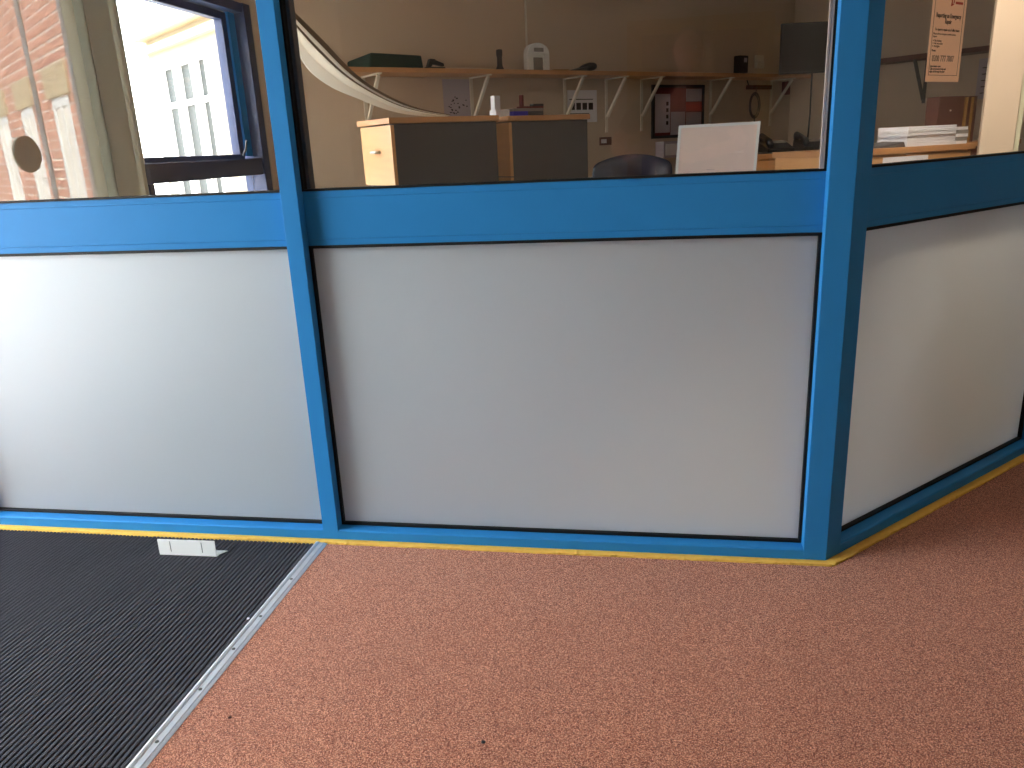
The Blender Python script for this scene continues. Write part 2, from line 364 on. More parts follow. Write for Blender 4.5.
# white slotted angle on the mat
br = empty('angle_bracket', (-1.875, -0.14, 0), 'white slotted metal angle lying on the black mat against the partition', 'bracket')
bx = MB((-1.968, -0.1415, 0), (1, 0.02, 0), (-0.02, 1, 0)); L_ = 0.188; t_ = 0.0025; h_ = 0.052
for a, b in ((0, 0.038), (0.0415, 0.1415), (0.145, L_)): bx.box(a, b, 0, t_, 0, h_)
for a, b in ((0.038, 0.0415), (0.1415, 0.145)): bx.box(a, b, 0, t_, 0, 0.010); bx.box(a, b, 0, t_, 0.046, h_)
bx.build('face_plate', M['white'], br)
bx = MB((-1.968, -0.1415, 0), (1, 0.02, 0), (-0.02, 1, 0))
bx.box(0.0, L_, t_, 0.010, 0, t_).box(L_, L_+0.002, t_, 0.01, 0, t_).prism([(0.0, 0.01), (L_, 0.01), (L_+0.018, 0.034), (0.0, 0.034)], 0, t_).build('base_flange', M['white'], br)
bx = MB((-1.968, -0.1415, 0), (1, 0.02, 0), (-0.02, 1, 0)); bx.box(0.036, 0.147, 0.004, 0.005, 0.004, 0.05).build('slot_backing', M['charcoal'], br)  # dark sheet added so the slots read as shaded gaps
def crumb(x, y, r, m, label):
    b = MB((x, y, 0)); b.lathe((0, 0, 0.0002), [(r*0.7, 0), (r, r*0.4), (r*0.6, r*0.9), (0.0004, r)], 7)
    for v in b.bm.verts: v.co.x += random.uniform(-.3, .3)*r; v.co.y += random.uniform(-.3, .3)*r
    return tag(b.build('crumb', m), label, 'crumb')
crumb(-0.813, -0.803, 0.0045, M['black'], 'dark crumb on the open carpet in front of the middle bay')
crumb(-1.373, -0.796, 0.004, M['brown'], 'brown fleck on the carpet near the aluminium threshold strip')
crumb(-1.518, -0.440, 0.004, M['paper'], 'small white paper scrap on the black mat beside the threshold strip')

# ------------------------------------------------------------------ office: window in the left wall
ow = empty('window_4', (XO, 1.85, 1.2), kind='structure')
def LW(): return MB((XO, 0, 0), (0, 1, 0), (-1, 0, 0))    # x = world y, y = outwards
LW().box(wy1-0.075, wy1, -0.03, 0.10, 0.55, wz1).build('frame_jamb', M['darkblue'], ow, bevel=0.003)
LW().box(wy0+0.035, wy0+0.075, -0.02, 0.06, 0.55, 1.06).build('frame_jamb', M['darkblue'], ow, bevel=0.003); LW().box(wy0, wy0+0.03, -0.02, 0.06, 1.135, wz1).build('frame_jamb', M['white'], ow)
LW().box(wy0+0.03, wy1-0.075, -0.02, 0.10, wz1-0.05, wz1).build('frame_head', M['darkblue'], ow, bevel=0.003)
LW().box(wy0, wy1-0.075, -0.02, 0.10, 1.06, 1.152).build('frame_transom', M['darkblue'], ow, bevel=0.003)
LW().box(wy0+0.06, wy1-0.075, -0.02, 0.10, 0.55, 0.62).build('frame_sill', M['darkblue'], ow, bevel=0.003)
LW().box(wy0+0.06, wy1-0.075, 0.05, 0.056, 0.62, 1.065).build('glass_pane', M['clear'], ow)
# opening light, ajar
sash = MB((XO-0.02, 0, 0), (0, 1, 0), (-1, 0, 0))
sash.box(wy1-0.205, wy1-0.155, 0.02, 0.07, 1.14, wz1-0.055).box(wy0+0.03, wy1-0.205, 0.02, 0.07, 1.14, 1.178).box(wy0+0.03, wy1-0.205, 0.02, 0.07, wz1-0.095, wz1-0.055)
sash.build('sash', M['darkblue'], ow, bevel=0.003)
MB((XO-0.02, 0, 0), (0, 1, 0), (-1, 0, 0)).box(wy0+0.03, wy1-0.205, 0.04, 0.046, 1.178, wz1-0.095).build('glass_pane', M['clear'], ow)
LW().box(wy1-0.150, wy1-0.08, 0.03, 0.05, 1.165, wz1-0.05).build('side_stile', M['blue'], ow)
LW().tube([(2.19, 0.0, 1.17), (2.17, -0.03, 1.20), (2.155, -0.05, 1.25)], 0.006).build('stay_handle', M['bead'], ow)
tag(MB((XO, 0, 0)).box(0.002, 0.05, 0.99, wy0-0.02, -0.012, 2.2).build('pale_post', mat('pale grey post paint', srgb(196, 196, 182), 0.6)), 'pale grey boxed post beside the office window', 'post')

# ------------------------------------------------------------------ office furniture
def cabinet(u0, u1, n0, n1, label):
    H = 1.315
    r = empty('filing_cabinet', UN((u0+u1)/2, (n0+n1)/2, 0), label, 'cabinet', 'filing cabinets in the office')
    OFF().box(u0+0.02, u1, n0+0.004, n1-0.004, 0.03, H-0.03).build('carcass', M['charcoal'], r, bevel=0.002)
    OFF().box(u0-0.012, u1+0.01, n0-0.012, n1+0.012, H-0.028, H).build('top_board', M['wood_h'], r, bevel=0.002)
    OFF().box(u0+0.02, u1-0.02, n0+0.03, n1-0.03, 0.0, 0.03).build('plinth', M['black'], r)
    hts = [0.03, 0.35, 0.67, 0.98, H-0.032]
    for a, b in zip(hts, hts[1:]):
        d = OFF().box(u0, u0+0.02, n0+0.002, n1-0.002, a+0.003, b-0.003).build('drawer', M['wood'], r, bevel=0.0015)
        h = OFF(); nc = (n0+n1)/2; zc = (a+b)/2+0.02
        h.tube([(u0, nc-0.035, zc), (u0-0.018, nc-0.033, zc), (u0-0.022, nc, zc), (u0-0.018, nc+0.033, zc), (u0, nc+0.035, zc)], 0.008, 8)
        h.build('handle', M['steel_white'], d, smooth=True)
    return r
cabinet(0.09, 0.735, 2.615, 2.975, 'left filing cabinet with a lit beech drawer front showing')
cabinet(0.885, 1.47, 2.712, 3.16, 'right filing cabinet, mostly dark side panel, behind the left one')

# long shelf on brackets
sh = empty('wall_shelf', UN(2.4, 3.6, 1.6), 'long beech wall shelf on cream brackets across the office back wall', 'shelf')
OFF().box(0.18, 4.72, 3.45, NW-0.004, 1.612, 1.640).build('board', M['wood_h'], sh, bevel=0.002)
for ub in (0.485, 1.285, 2.105, 2.515, 2.89, 3.70, 4.51):
    b = OFF()
    b.box(ub-0.012, ub+0.012, 3.47, NW-0.004, 1.604, 1.612); b.box(ub-0.012, ub+0.012, NW-0.012, NW-0.004, 1.22, 1.604)
    b.hexa([(ub-0.010, 3.49, 1.597), (ub+0.010, 3.49, 1.597), (ub+0.010, 3.505, 1.604), (ub-0.010, 3.505, 1.604),
            (ub-0.010, NW-0.026, 1.33), (ub+0.010, NW-0.026, 1.33), (ub+0.010, NW-0.010, 1.34), (ub-0.010, NW-0.010, 1.34)])
    b.build('bracket', M['steel_white'], sh)
ZS = 1.640
# things on the shelf
b = OFF()
nf, nb2 = 3.49, 3.66
b.hexa([(0.42, nf-0.02, ZS), (0.80, nf, ZS), (0.80, nb2, ZS), (0.36, nb2, ZS), (0.44, nf-0.01, ZS+0.085), (0.795, nf+0.01, ZS+0.078), (0.79, nb2, ZS+0.07), (0.36, nb2, ZS+0.05)])
tag(b.build('carrying_case', M['green'], bevel=0.008), 'dark green flat case on the left end of the shelf', 'case')
st = empty('stapler', UN(0.9, 3.53, ZS), 'small black stapler on the shelf right of the green case', 'stapler')
OFF().box(0.835, 0.97, 3.51, 3.55, ZS, ZS+0.014).build('base', M['black'], st, bevel=0.003)
OFF().hexa([(0.845, 3.512, ZS+0.014), (0.87, 3.512, ZS+0.014), (0.87, 3.548, ZS+0.014), (0.845, 3.548, ZS+0.014), (0.865, 3.512, ZS+0.062), (0.905, 3.512, ZS+0.06), (0.905, 3.548, ZS+0.06), (0.865, 3.548, ZS+0.062)]).build('head', M['black'], st, bevel=0.004)
OFF().hexa([(0.885, 3.515, ZS+0.03), (0.965, 3.515, ZS+0.018), (0.965, 3.545, ZS+0.018), (0.885, 3.545, ZS+0.03), (0.895, 3.515, ZS+0.058), (0.965, 3.515, ZS+0.036), (0.965, 3.545, ZS+0.036), (0.895, 3.545, ZS+0.058)]).build('arm', M['black'], st, bevel=0.004)
to = empty('torch', UN(1.412, 3.54, ZS), 'slim black torch standing upright on the shelf', 'torch')
OFF().lathe((1.412, 3.54, ZS), [(0.026, 0), (0.027, 0.012), (0.019, 0.03), (0.017, 0.085), (0.021, 0.095), (0.022, 0.128)], 16).build('barrel', M['black'], to, smooth=True)
OFF().lathe((1.412, 3.54, ZS+0.128), [(0.019, 0), (0.019, 0.004), (0.004, 0.005)], 16).build('end_cap', M['charcoal'], to)
ah = empty('alarm_housing', UN(1.73, 3.55, ZS), 'white arch-shaped plastic housing standing on the shelf', 'housing')
b = OFF(); pts = []
for k in range(0, 13):
    a = math.pi*k/12; pts.append((1.735+0.095*math.cos(a)*(1 if abs(math.cos(a)) < .99 else 1), ZS+0.115+0.068*math.sin(a)))
# arch with an opening: legs, crown and bar
b.box(1.64, 1.69, 3.53, 3.58, ZS, ZS+0.115); b.box(1.78, 1.83, 3.53, 3.58, ZS, ZS+0.115)
b.box(1.69, 1.78, 3.54, 3.58, ZS+0.09, ZS+0.115); b.profy(pts, 3.53, 3.58)
b.build('shell', M['white'], ah, bevel=0.004)
OFF().box(1.69, 1.78, 3.545, 3.575, ZS, ZS+0.09).build('door', M['greypaper'], ah)
OFF().box(1.695, 1.775, 3.525, 3.531, ZS+0.125, ZS+0.15).build('lens', M['greypaper'], ah)
MBc = OFF(); MBc.box(1.765, 1.775, NW-0.014, NW-0.003, ZS+0.01, CEIL).build('cable_conduit', M['steel_white'], ah)
b = OFF(); b.prism([(1.86, 3.52), (1.975, 3.50), (1.99, 3.60), (1.88, 3.62)], ZS, ZS+0.012)
tag(b.build('notepad', M['ochre']), 'thin yellow notepad lying on the shelf behind the black cap', 'notepad')
cap = empty('cap', UN(2.19, 3.55, ZS), 'black peaked cap lying on the shelf', 'cap')
b = OFF()
b.hexa([(2.06, 3.49, ZS), (2.31, 3.49, ZS), (2.31, 3.63, ZS), (2.06, 3.63, ZS), (2.17, 3.51, ZS+0.065), (2.28, 3.51, ZS+0.082), (2.28, 3.61, ZS+0.082), (2.17, 3.61, ZS+0.065)])
o = b.build('crown', M['black'], cap, smooth=False); sb = o.modifiers.new('s', 'SUBSURF'); sb.levels = sb.render_levels = 2
OFF().hexa([(2.0, 3.49, ZS), (2.14, 3.49, ZS), (2.14, 3.62, ZS), (2.0, 3.62, ZS), (2.02, 3.50, ZS+0.006), (2.15, 3.50, ZS+0.035), (2.15, 3.61, ZS+0.035), (2.02, 3.61, ZS+0.006)]).build('peak', M['black'], cap, bevel=0.004)

# small things on top of the right cabinet
ZC = 1.315
b = empty('white_carton', UN(0.98, 2.98, ZC), 'tall white carton with a low white box attached on the right cabinet', 'carton')
OFF().box(0.955, 0.995, 2.95, 2.99, ZC, ZC+0.125).build('tall_box', M['paper'], b); OFF().box(0.95, 1.045, 2.93, 3.0, ZC, ZC+0.045).build('low_box', M['paper'], b)
b = empty('stamp_box', UN(1.2, 2.98, ZC), 'violet blue and black box on top of the right cabinet', 'box')
OFF().box(1.08, 1.19, 2.94, 3.04, ZC, ZC+0.035).build('end_panel', M['lightblue'], b); OFF().box(1.19, 1.31, 2.94, 3.04, ZC, ZC+0.035).build('body', M['charcoal'], b, bevel=0.003)
OFF().box(1.08, 1.31, 2.94, 3.04, ZC+0.035, ZC+0.052).build('lid', M['greypaper'], b)
b = empty('hand_punch', UN(1.25, 2.99, ZC+0.052), 'dark red hole punch lying on the box on the right cabinet', 'punch')
OFF().box(1.15, 1.33, 2.965, 3.0, ZC+0.052, ZC+0.064).build('base', M['red'], b); OFF().box(1.165, 1.185, 2.97, 2.995, ZC+0.064, ZC+0.13).build('lever', M['red'], b, bevel=0.004)
OFF().box(1.25, 1.33, 2.965, 3.0, ZC+0.064, ZC+0.078).build('jaw', M['black'], b)

# swagged blind across the window corner
def blind():
    r = empty('window_blind', UN(-0.05, 3.1, 1.6), 'bundle of cream blind strips drooping from the window corner onto the left cabinet', 'blind')
    # centre points (u, n, z) of upper and lower outline, resampled
    TOP = [(-0.264, 2.98, 1.97), (-0.220, 2.98, 1.865), (-0.152, 2.98, 1.796), (-0.061, 2.98, 1.71), (0.047, 2.98, 1.60), (0.163, 2.98, 1.507), (0.329, 2.96, 1.417), (0.472, 2.94, 1.369), (0.641, 2.93, 1.337)]
    BOT = [(-0.300, 2.98, 1.797), (-0.227, 2.98, 1.692), (-0.190, 2.98, 1.617), (-0.144, 2.98, 1.555), (-0.04, 2.98, 1.485), (0.087, 2.97, 1.433), (0.219, 2.95, 1.38), (0.359, 2.93, 1.344), (0.583, 2.93, 1.322)]
    def samp(L, t):
        k = t*(len(L)-1); i = min(int(k), len(L)-2); f = k-i
        p0, p1, p2, p3 = [Vector(L[max(0, min(len(L)-1, j))]) for j in (i-1, i, i+1, i+2)]
        return 0.5*((2*p1)+(-p0+p2)*f+(2*p0-5*p1+4*p2-p3)*f*f+(-p0+3*p1-3*p2+p3)*f**3)
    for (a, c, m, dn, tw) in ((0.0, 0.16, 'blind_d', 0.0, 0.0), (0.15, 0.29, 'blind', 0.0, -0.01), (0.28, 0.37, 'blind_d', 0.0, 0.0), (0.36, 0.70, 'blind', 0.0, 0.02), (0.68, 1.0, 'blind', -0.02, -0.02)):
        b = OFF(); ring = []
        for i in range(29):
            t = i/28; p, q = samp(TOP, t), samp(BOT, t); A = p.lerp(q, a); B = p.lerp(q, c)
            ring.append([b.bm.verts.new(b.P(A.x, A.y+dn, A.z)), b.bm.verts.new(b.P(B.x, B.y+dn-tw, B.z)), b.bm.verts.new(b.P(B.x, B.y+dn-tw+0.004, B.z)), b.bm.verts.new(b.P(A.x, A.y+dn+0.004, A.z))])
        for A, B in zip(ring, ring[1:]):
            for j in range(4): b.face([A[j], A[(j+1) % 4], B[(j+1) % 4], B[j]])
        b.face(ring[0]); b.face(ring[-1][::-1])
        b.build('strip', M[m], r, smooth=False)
blind()

# things on the back wall
def sheet(name, u0, u1, z0, z1, m, label, cat, parent=None, n=NW-0.003):
    o = OFF().box(u0, u1, n-0.0015, n, z0, z1).build(name, m, parent)
    if parent is None: tag(o, label, cat)
    return o
cal = empty('wall_planner', UN(1.17, NW-0.004, 1.46), 'pale wall planner sheet with dark scribbles under the shelf', 'poster')
OFF().box(1.06, 1.27, NW-0.006, NW-0.004, 1.34, 1.60).build('sheet', M['lilacpaper'], cal)
b = OFF()
for i in range(26):
    uu = 1.09+random.random()*0.15; zz = 1.37+random.random()*0.19*(0.4+(uu-1.09)/0.15*0.6); b.box(uu, uu+random.uniform(.006, .018), NW-0.0068, NW-0.006, zz, zz+0.006)
k = b.build('handwriting', M['ink'], cal); k['kind'] = 'stuff'
ns = empty('safety_sheet', UN(2.26, NW-0.004, 1.45), 'white printed sheet with a row of four black squares above the cabinet', 'poster')
OFF().box(2.13, 2.42, NW-0.006, NW-0.004, 1.30, 1.53).build('sheet', M['paper'], ns)
for i in range(4): OFF().box(2.155+i*0.06, 2.20+i*0.06, NW-0.0068, NW-0.006, 1.39, 1.44).build('symbol', M['ink'], ns)
b = OFF(); b.box(2.15, 2.38, NW-0.0068, NW-0.006, 1.462, 1.468).build('print_line', M['ink'], ns); OFF().box(2.15, 2.34, NW-0.0068, NW-0.006, 1.36, 1.366).build('print_line', M['ink'], ns)
nb = empty('notice_board', UN(3.3, NW-0.02, 1.36), 'dark red felt notice board in a black frame with pinned papers', 'notice board')
OFF().box(3.02, 3.585, NW-0.018, NW-0.004, 1.175, 1.55).build('felt', M['red'], nb)
OFF().frame(3.0, 3.605, 1.155, 1.57, 0.022, NW-0.026, NW-0.004).build('frame', M['black'], nb)
def pin(u0, u1, z0, z1, m): return OFF().box(u0, u1, NW-0.0205, NW-0.0185, z0, z1).build('pinned_paper', m, nb)
pin(3.03, 3.20, 1.20, 1.50, M['lilacpaper']); pin(3.21, 3.38, 1.18, 1.36, M['lilacpaper']); pin(3.39, 3.575, 1.44, 1.54, M['lilacpaper'])
pin(3.39, 3.575, 1.365, 1.435, M['brightred']); pin(3.39, 3.575, 1.19, 1.355, M['lilacpaper'])
for i in range(4): OFF().box(3.155, 3.18, NW-0.0225, NW-0.0205, 1.26+i*0.05, 1.29+i*0.05).build('symbol', M['ink'], nb)
sk = empty('wall_socket', UN(2.55, NW-0.01, 1.17), 'brown and white trunking outlet on the wall beside the right cabinet', 'socket')
OFF().box(2.44, 2.56, NW-0.016, NW-0.004, 1.125, 1.185).build('plate', M['brown'], sk, bevel=0.003); OFF().box(2.45, 2.50, NW-0.022, NW-0.016, 1.14, 1.17).build('switch', M['paper'], sk)
pn = empty('white_folder_rack', UN(3.2, NW-0.05, 1.08), 'low white paper rack under the red notice board', 'rack')
OFF().box(3.05, 3.45, NW-0.10, NW-0.004, 1.0, 1.13).build('tray', M['lilacpaper'], pn, bevel=0.003); OFF().box(3.07, 3.43, NW-0.105, NW-0.10, 1.02, 1.11).build('front_sheet', M['paper'], pn)
# phone charger box, wall socket, key rack, coil, sock
b = empty('charger_box', UN(4.06, 3.6, 1.73), 'black wall box with a small white label above the shelf', 'wall box')
OFF().box(3.985, 4.10, NW-0.07, NW-0.004, 1.665, 1.805).build('case', M['black'], b, bevel=0.006); OFF().box(4.04, 4.08, NW-0.0715, NW-0.07, 1.75, 1.785).build('badge', M['lilacpaper'], b)
OFF().tube([(4.08, NW-0.03, 1.67), (4.13, NW-0.025, 1.64), (4.185, NW-0.012, 1.57)], 0.006).build('cable', M['black'], b)
b = empty('power_socket', UN(4.32, NW-0.01, 1.76), 'cream wall socket right of the black wall box', 'socket')
OFF().box(4.26, 4.38, NW-0.014, NW-0.004, 1.71, 1.82).build('plate', M['steel_white'], b, bevel=0.004); OFF().box(4.29, 4.35, NW-0.045, NW-0.014, 1.715, 1.765).build('plug', M['steel_white'], b, bevel=0.004)
b = empty('hook_rail', UN(4.33, NW-0.01, 1.55), 'dark hook rail with a hanging cable coil under the shelf', 'rail')
OFF().box(4.16, 4.50, NW-0.02, NW-0.004, 1.535, 1.57).build('rail', M['brown'], b)
for uu in (4.2, 4.265, 4.33, 4.395, 4.46): OFF().tube([(uu, NW-0.02, 1.55), (uu, NW-0.045, 1.545), (uu, NW-0.048, 1.56)], 0.004, 6).build('hook', M['bead'], b)
b = OFF()
for k, rr in enumerate((0.072, 0.080, 0.066)):
    b.tube([(4.265+rr*0.9*math.cos(a*math.pi/12), NW-0.03+0.006*k, 1.40+1.35*rr*math.sin(a*math.pi/12)) for a in range(24)], 0.006, 6, closed=True)
b.tube([(4.265, NW-0.03, 1.30), (4.25, NW-0.03, 1.22)], 0.006, 6); b.tube([(4.265, NW-0.036, 1.545), (4.265, NW-0.03, 1.50)], 0.004, 6)
tag(b.build('cable_coil', M['charcoal']), 'dark coil of cable hanging from the hook rail', 'cable')
b = OFF(); b.hexa([(4.66, NW-0.05, 1.49), (4.73, NW-0.05, 1.485), (4.73, NW-0.006, 1.485), (4.66, NW-0.006, 1.49), (4.655, NW-0.04, 1.60), (4.745, NW-0.04, 1.605), (4.745, NW-0.006, 1.605), (4.655, NW-0.006, 1.60)])
tag(b.build('red_pouch', M['red'], bevel=0.006), 'dull red pouch hanging on the wall at the shelf end', 'pouch')

# television on an arm in the far corner
tvc = Vector((0.475, 3.55, 1.66)); tx = Vector((0.985, 0.17, 0)); ty = Vector((-0.17, 0.985, 0))
tv = empty('television', tvc, 'dark flat television on the far office wall', 'television')
def TV(): return MB(tvc, tx, ty)
TV().box(-0.17, 0.27, 0, 0.03, -0.15, 0.15).build('housing', M['black'], tv, bevel=0.004)
TV().box(-0.16, 0.26, -0.002, 0.0, -0.135, 0.14).build('screen', mat('television screen', (0.02, 0.018, 0.02, 1), 0.25), tv)
TV().box(0.02, 0.08, 0.03, 0.30, -0.03, 0.03).build('wall_arm', M['black'], tv)
TV().tube([(0.05, 0.04, -0.15), (0.06, 0.06, -0.4), (0.045, 0.06, -0.8)], 0.006, 6).build('power_cable', M['black'], tv)

# ------------------------------------------------------------------ office: chair, board, counters
ch = empty('office_chair', (-0.59, 2.12, 0), 'dark blue leather office chair with a rounded high back', 'chair')
b = MB((-0.59, 2.12, 0)); cols = 9; rows = 6; grid = {}
for side in (0, 1):
    for i in range(cols):
        for j in range(rows):
            a = -1+2*i/(cols-1); z = 0.56+0.53*j/(rows-1); hw = 0.205*(1-0.10*(1-j/(rows-1)))
            zz = z - (0.05*a*a if j == rows-1 else 0.02*a*a)*(1 if j else 0)
            y = 0.05*a*a*-1 + (0.0 if side == 0 else 0.085*(1-0.4*a*a)) - 0.02*(j/(rows-1))
            grid[side, i, j] = b.bm.verts.new(b.P(a*hw, y, zz))
for i in range(cols-1):
    for j in range(rows-1):
        b.face([grid[0, i, j], grid[0, i+1, j], grid[0, i+1, j+1], grid[0, i, j+1]]); b.face([grid[1, i, j], grid[1, i, j+1], grid[1, i+1, j+1], grid[1, i+1, j]])
for i in range(cols-1):
    for j in (0, rows-1): b.face([grid[0, i, j], grid[1, i, j], grid[1, i+1, j], grid[0, i+1, j]])
for j in range(rows-1):
    for i in (0, cols-1): b.face([grid[0, i, j], grid[0, i, j+1], grid[1, i, j+1], grid[1, i, j]])
o = b.build('backrest', M['leather'], ch, smooth=True); q = o.modifiers.new('s', 'SUBSURF'); q.levels = q.render_levels = 2
MB((-0.59, 2.12, 0)).box(-0.24, 0.24, 0.04, 0.50, 0.44, 0.53).build('seat', M['leather'], ch, bevel=0.03, smooth=True, seg=3)
for sx in (-1, 1):
    MB((-0.59, 2.12, 0)).tube([(sx*0.25, 0.12, 0.50), (sx*0.27, 0.10, 0.68), (sx*0.27, 0.34, 0.70), (sx*0.25, 0.36, 0.50)], 0.016).build('armrest', M['black'], ch)
MB((-0.59, 2.12, 0)).lathe((0, 0.27, 0.08), [(0.03, 0), (0.03, 0.36)], 12).build('gas_column', M['black'], ch)
b = MB((-0.59, 2.12, 0))
for k in range(5):
    a = k*2*math.pi/5; b.tube([(0, 0.27, 0.09), (0.26*math.cos(a), 0.27+0.26*math.sin(a), 0.075)], 0.018, 6)
b.build('star_base', M['black'], ch)
for k in range(5):
    a = k*2*math.pi/5; MB((-0.59, 2.12, 0)).lathe((0.26*math.cos(a), 0.27+0.26*math.sin(a), -0.012), [(0.02, 0), (0.027, 0.03), (0.02, 0.07)], 10).build('castor', M['black'], ch)

dk = empty('side_table', (-0.28, 0.90, 0), 'small beech table under the propped whiteboard behind the middle bay', 'table')
MB().box(-0.50, -0.08, 0.72, 1.10, 0.715, 0.74).build('desktop', M['wood'], dk, bevel=0.002)
for x in (-0.49, -0.12): MB().box(x, x+0.03, 0.74, 1.08, -0.012, 0.715).build('side_panel', M['wood'], dk)
# small whiteboard standing on the desk, leaning back a little on its stay
wbO = Vector((-0.425, 0.80, 0.742)); wbx = Vector((1, -0.08, 0)); wby = Vector((0.08, 1, 0))
wb = empty('whiteboard', wbO, 'small white-framed whiteboard propped up on the desk behind glass', 'whiteboard')
def WB(): return MB(wbO, wbx, wby)
def lean(mb_, k=0.10):
    for v in mb_.bm.verts:
        h = v.co.z-wbO.z; v.co += wby.normalized()*h*k + wbx.normalized()*h*0.055
    return mb_
lean(WB().box(0.006, 0.264, 0.0, 0.008, 0.006, 0.444)).build('board', M['whiteboard'], wb)
lean(WB().frame(0, 0.270, 0, 0.45, 0.009, -0.004, 0.012)).build('frame', M['white'], wb)
WB().hexa([(0.12, 0.014, 0.30), (0.15, 0.014, 0.30), (0.15, 0.034, 0.30), (0.12, 0.034, 0.30), (0.12, 0.04, 0.30), (0.15, 0.04, 0.30), (0.15, 0.05, 0.31), (0.12, 0.05, 0.31)]).build('clip', M['bead'], wb)
WB().tube([(0.135, 0.045, 0.31), (0.135, 0.17, 0.003)], 0.006).build('stay', M['bead'], wb)

def counter(P0, P1, depth, H, name, label, rows=()):
    P0 = Vector((P0[0], P0[1], 0)); P1 = Vector((P1[0], P1[1], 0)); ux = (P1-P0).normalized(); uy = Vector((-ux.y, ux.x, 0)); L = (P1-P0).length
    r = empty(name, (P0+P1)/2, label, 'cupboard')
    def B(): return MB(P0, ux, uy)
    B().box(0, L, 0.02, depth, -0.012, H-0.028).build('carcass', M['wood'], r, bevel=0.002)
    B().box(-0.012, L+0.012, -0.012, depth+0.01, H-0.028, H).build('top_board', M['wood_h'], r, bevel=0.002)
    n = 2
    for i in range(n):
        d = B().box(i*L/n+0.004, (i+1)*L/n-0.004, 0.0, 0.02, 0.06, H-0.035).build('door', M['wood'], r, bevel=0.0015)
        B().box((i+0.5)*L/n-0.04, (i+0.5)*L/n+0.04, -0.02, -0.001, H*0.62, H*0.62+0.014).build('handle', M['steel_white'], d, bevel=0.003)
    return r, B
r1, B1 = counter((0.34, 1.89), (1.07, 2.32), 0.42, 1.06, 'low_cupboard', 'low beech cupboard with papers on top behind the right bay')
lb = B1().box(0.285, 0.565, -0.0025, -0.0005, 0.93, 1.018).build('notice_label', M['paper'], r1); lb['label'] = 'torn white notice sheet'
r2, B2 = counter((0.02, 2.60), (0.66, 2.71), 0.40, 1.045, 'low_cupboard', 'low beech cupboard carrying two desk phones behind the corner post')
b = B2(); b.box(-0.012, 0.652, -0.012, 0.41, 1.0455, 1.052); tag(b.build('desk_mat', M['charcoal']), 'thin dark mat under the two desk phones', 'mat')
def phone(x, label):
    Z = 1.052; r = empty('desk_phone', B2().P(x, 0.12, Z), label, 'phone', 'desk phones on the low cupboard')
    B2().hexa([(x-0.075, 0.02, Z), (x+0.075, 0.02, Z), (x+0.075, 0.22, Z), (x-0.075, 0.22, Z), (x-0.075, 0.02, Z+0.018), (x+0.075, 0.02, Z+0.018), (x+0.075, 0.20, Z+0.06), (x-0.075, 0.20, Z+0.06)]).build('base', M['black'], r, bevel=0.004)
    h = B2(); h.tube([(x-0.055, 0.03, Z+0.03), (x-0.06, 0.05, Z+0.055), (x-0.05, 0.12, Z+0.07), (x-0.06, 0.19, Z+0.085), (x-0.055, 0.21, Z+0.065)], [0.016, 0.02, 0.013, 0.02, 0.016], 8).build('handset', M['black'], r, smooth=True)
    B2().hexa([(x-0.005, 0.13, Z+0.046), (x+0.06, 0.13, Z+0.046), (x+0.06, 0.18, Z+0.057), (x-0.005, 0.18, Z+0.057), (x-0.005, 0.13, Z+0.050), (x+0.06, 0.13, Z+0.050), (x+0.06, 0.18, Z+0.061), (x-0.005, 0.18, Z+0.061)]).build('display', M['greypaper'], r)
phone(0.20, 'left black desk phone, partly behind the whiteboard'); phone(0.40, 'right black desk phone beside the corner post')
sc3 = empty('side_cupboard', B1().P(1.2, 0.5, 0), 'dark low cupboard behind the paper stack carrying the brown box file', 'cupboard')
B1().box(0.875, 1.5, 0.26, 0.62, -0.012, 1.035).build('carcass', M['brown'], sc3, bevel=0.002); B1().box(0.872, 1.51, 0.25, 0.63, 1.035, 1.06).build('top_board', M['wood_h'], sc3, bevel=0.002)
# papers on the right cupboard
Z = 1.06
pp = empty('paper_stack', B1().P(0.58, 0.15, Z), 'thick stack of white paper on the low cupboard', 'paper stack')
zz = Z
for i in range(11):
    j = random.uniform(-0.006, 0.006); t = 0.0085
    B1().box(0.455+j, 0.765+j, 0.03+j, 0.215+j, zz, zz+t-0.001).build('ream', M['paper'], pp); zz += t
gp = empty('document_pile', B1().P(0.77, 0.15, Z), 'pile of grey edged documents right of the white paper stack', 'paper stack')
zz = Z
for i in range(5):
    j = random.uniform(-0.005, 0.005); B1().box(0.775+j, 0.845+j, 0.03, 0.21, zz, zz+0.0145).build('folder', M['greypaper'] if i % 2 else M['paper'], gp); zz += 0.0165
b = B1(); b.hexa([(0.29, 0.02, Z), (0.44, 0.02, Z), (0.44, 0.18, Z), (0.31, 0.18, Z), (0.30, 0.03, Z+0.008), (0.44, 0.03, Z+0.024), (0.44, 0.17, Z+0.028), (0.32, 0.17, Z+0.01)])
tag(b.build('plastic_wallet', M['charcoal'], bevel=0.004), 'crumpled dark grey plastic wallet left of the paper stack', 'wallet')
bf = empty('box_file', B1().P(0.98, 0.34, Z), 'brown box file standing behind the paper stack', 'box file')
B1().box(0.905, 1.085, 0.275, 0.355, Z, Z+0.235).build('case', M['brown'], bf, bevel=0.003); B1().box(0.985, 0.995, 0.273, 0.275, Z+0.16, Z+0.168).build('finger_ring', M['steel_white'], bf)
for i in range(4):
    u0 = 1.092+i*0.021
    tag(B1().box(u0, u0+0.017, 0.275, 0.355, Z, Z+0.228+0.005*(i % 2)).build('folder', M['ochre'] if i % 2 == 0 else M['brown']), ['ochre folder nearest the brown box file', 'brown folder second from the brown box file', 'ochre folder third from the brown box file', 'brown folder farthest from the brown box file'][i], 'folder', 'folders beside the box file')

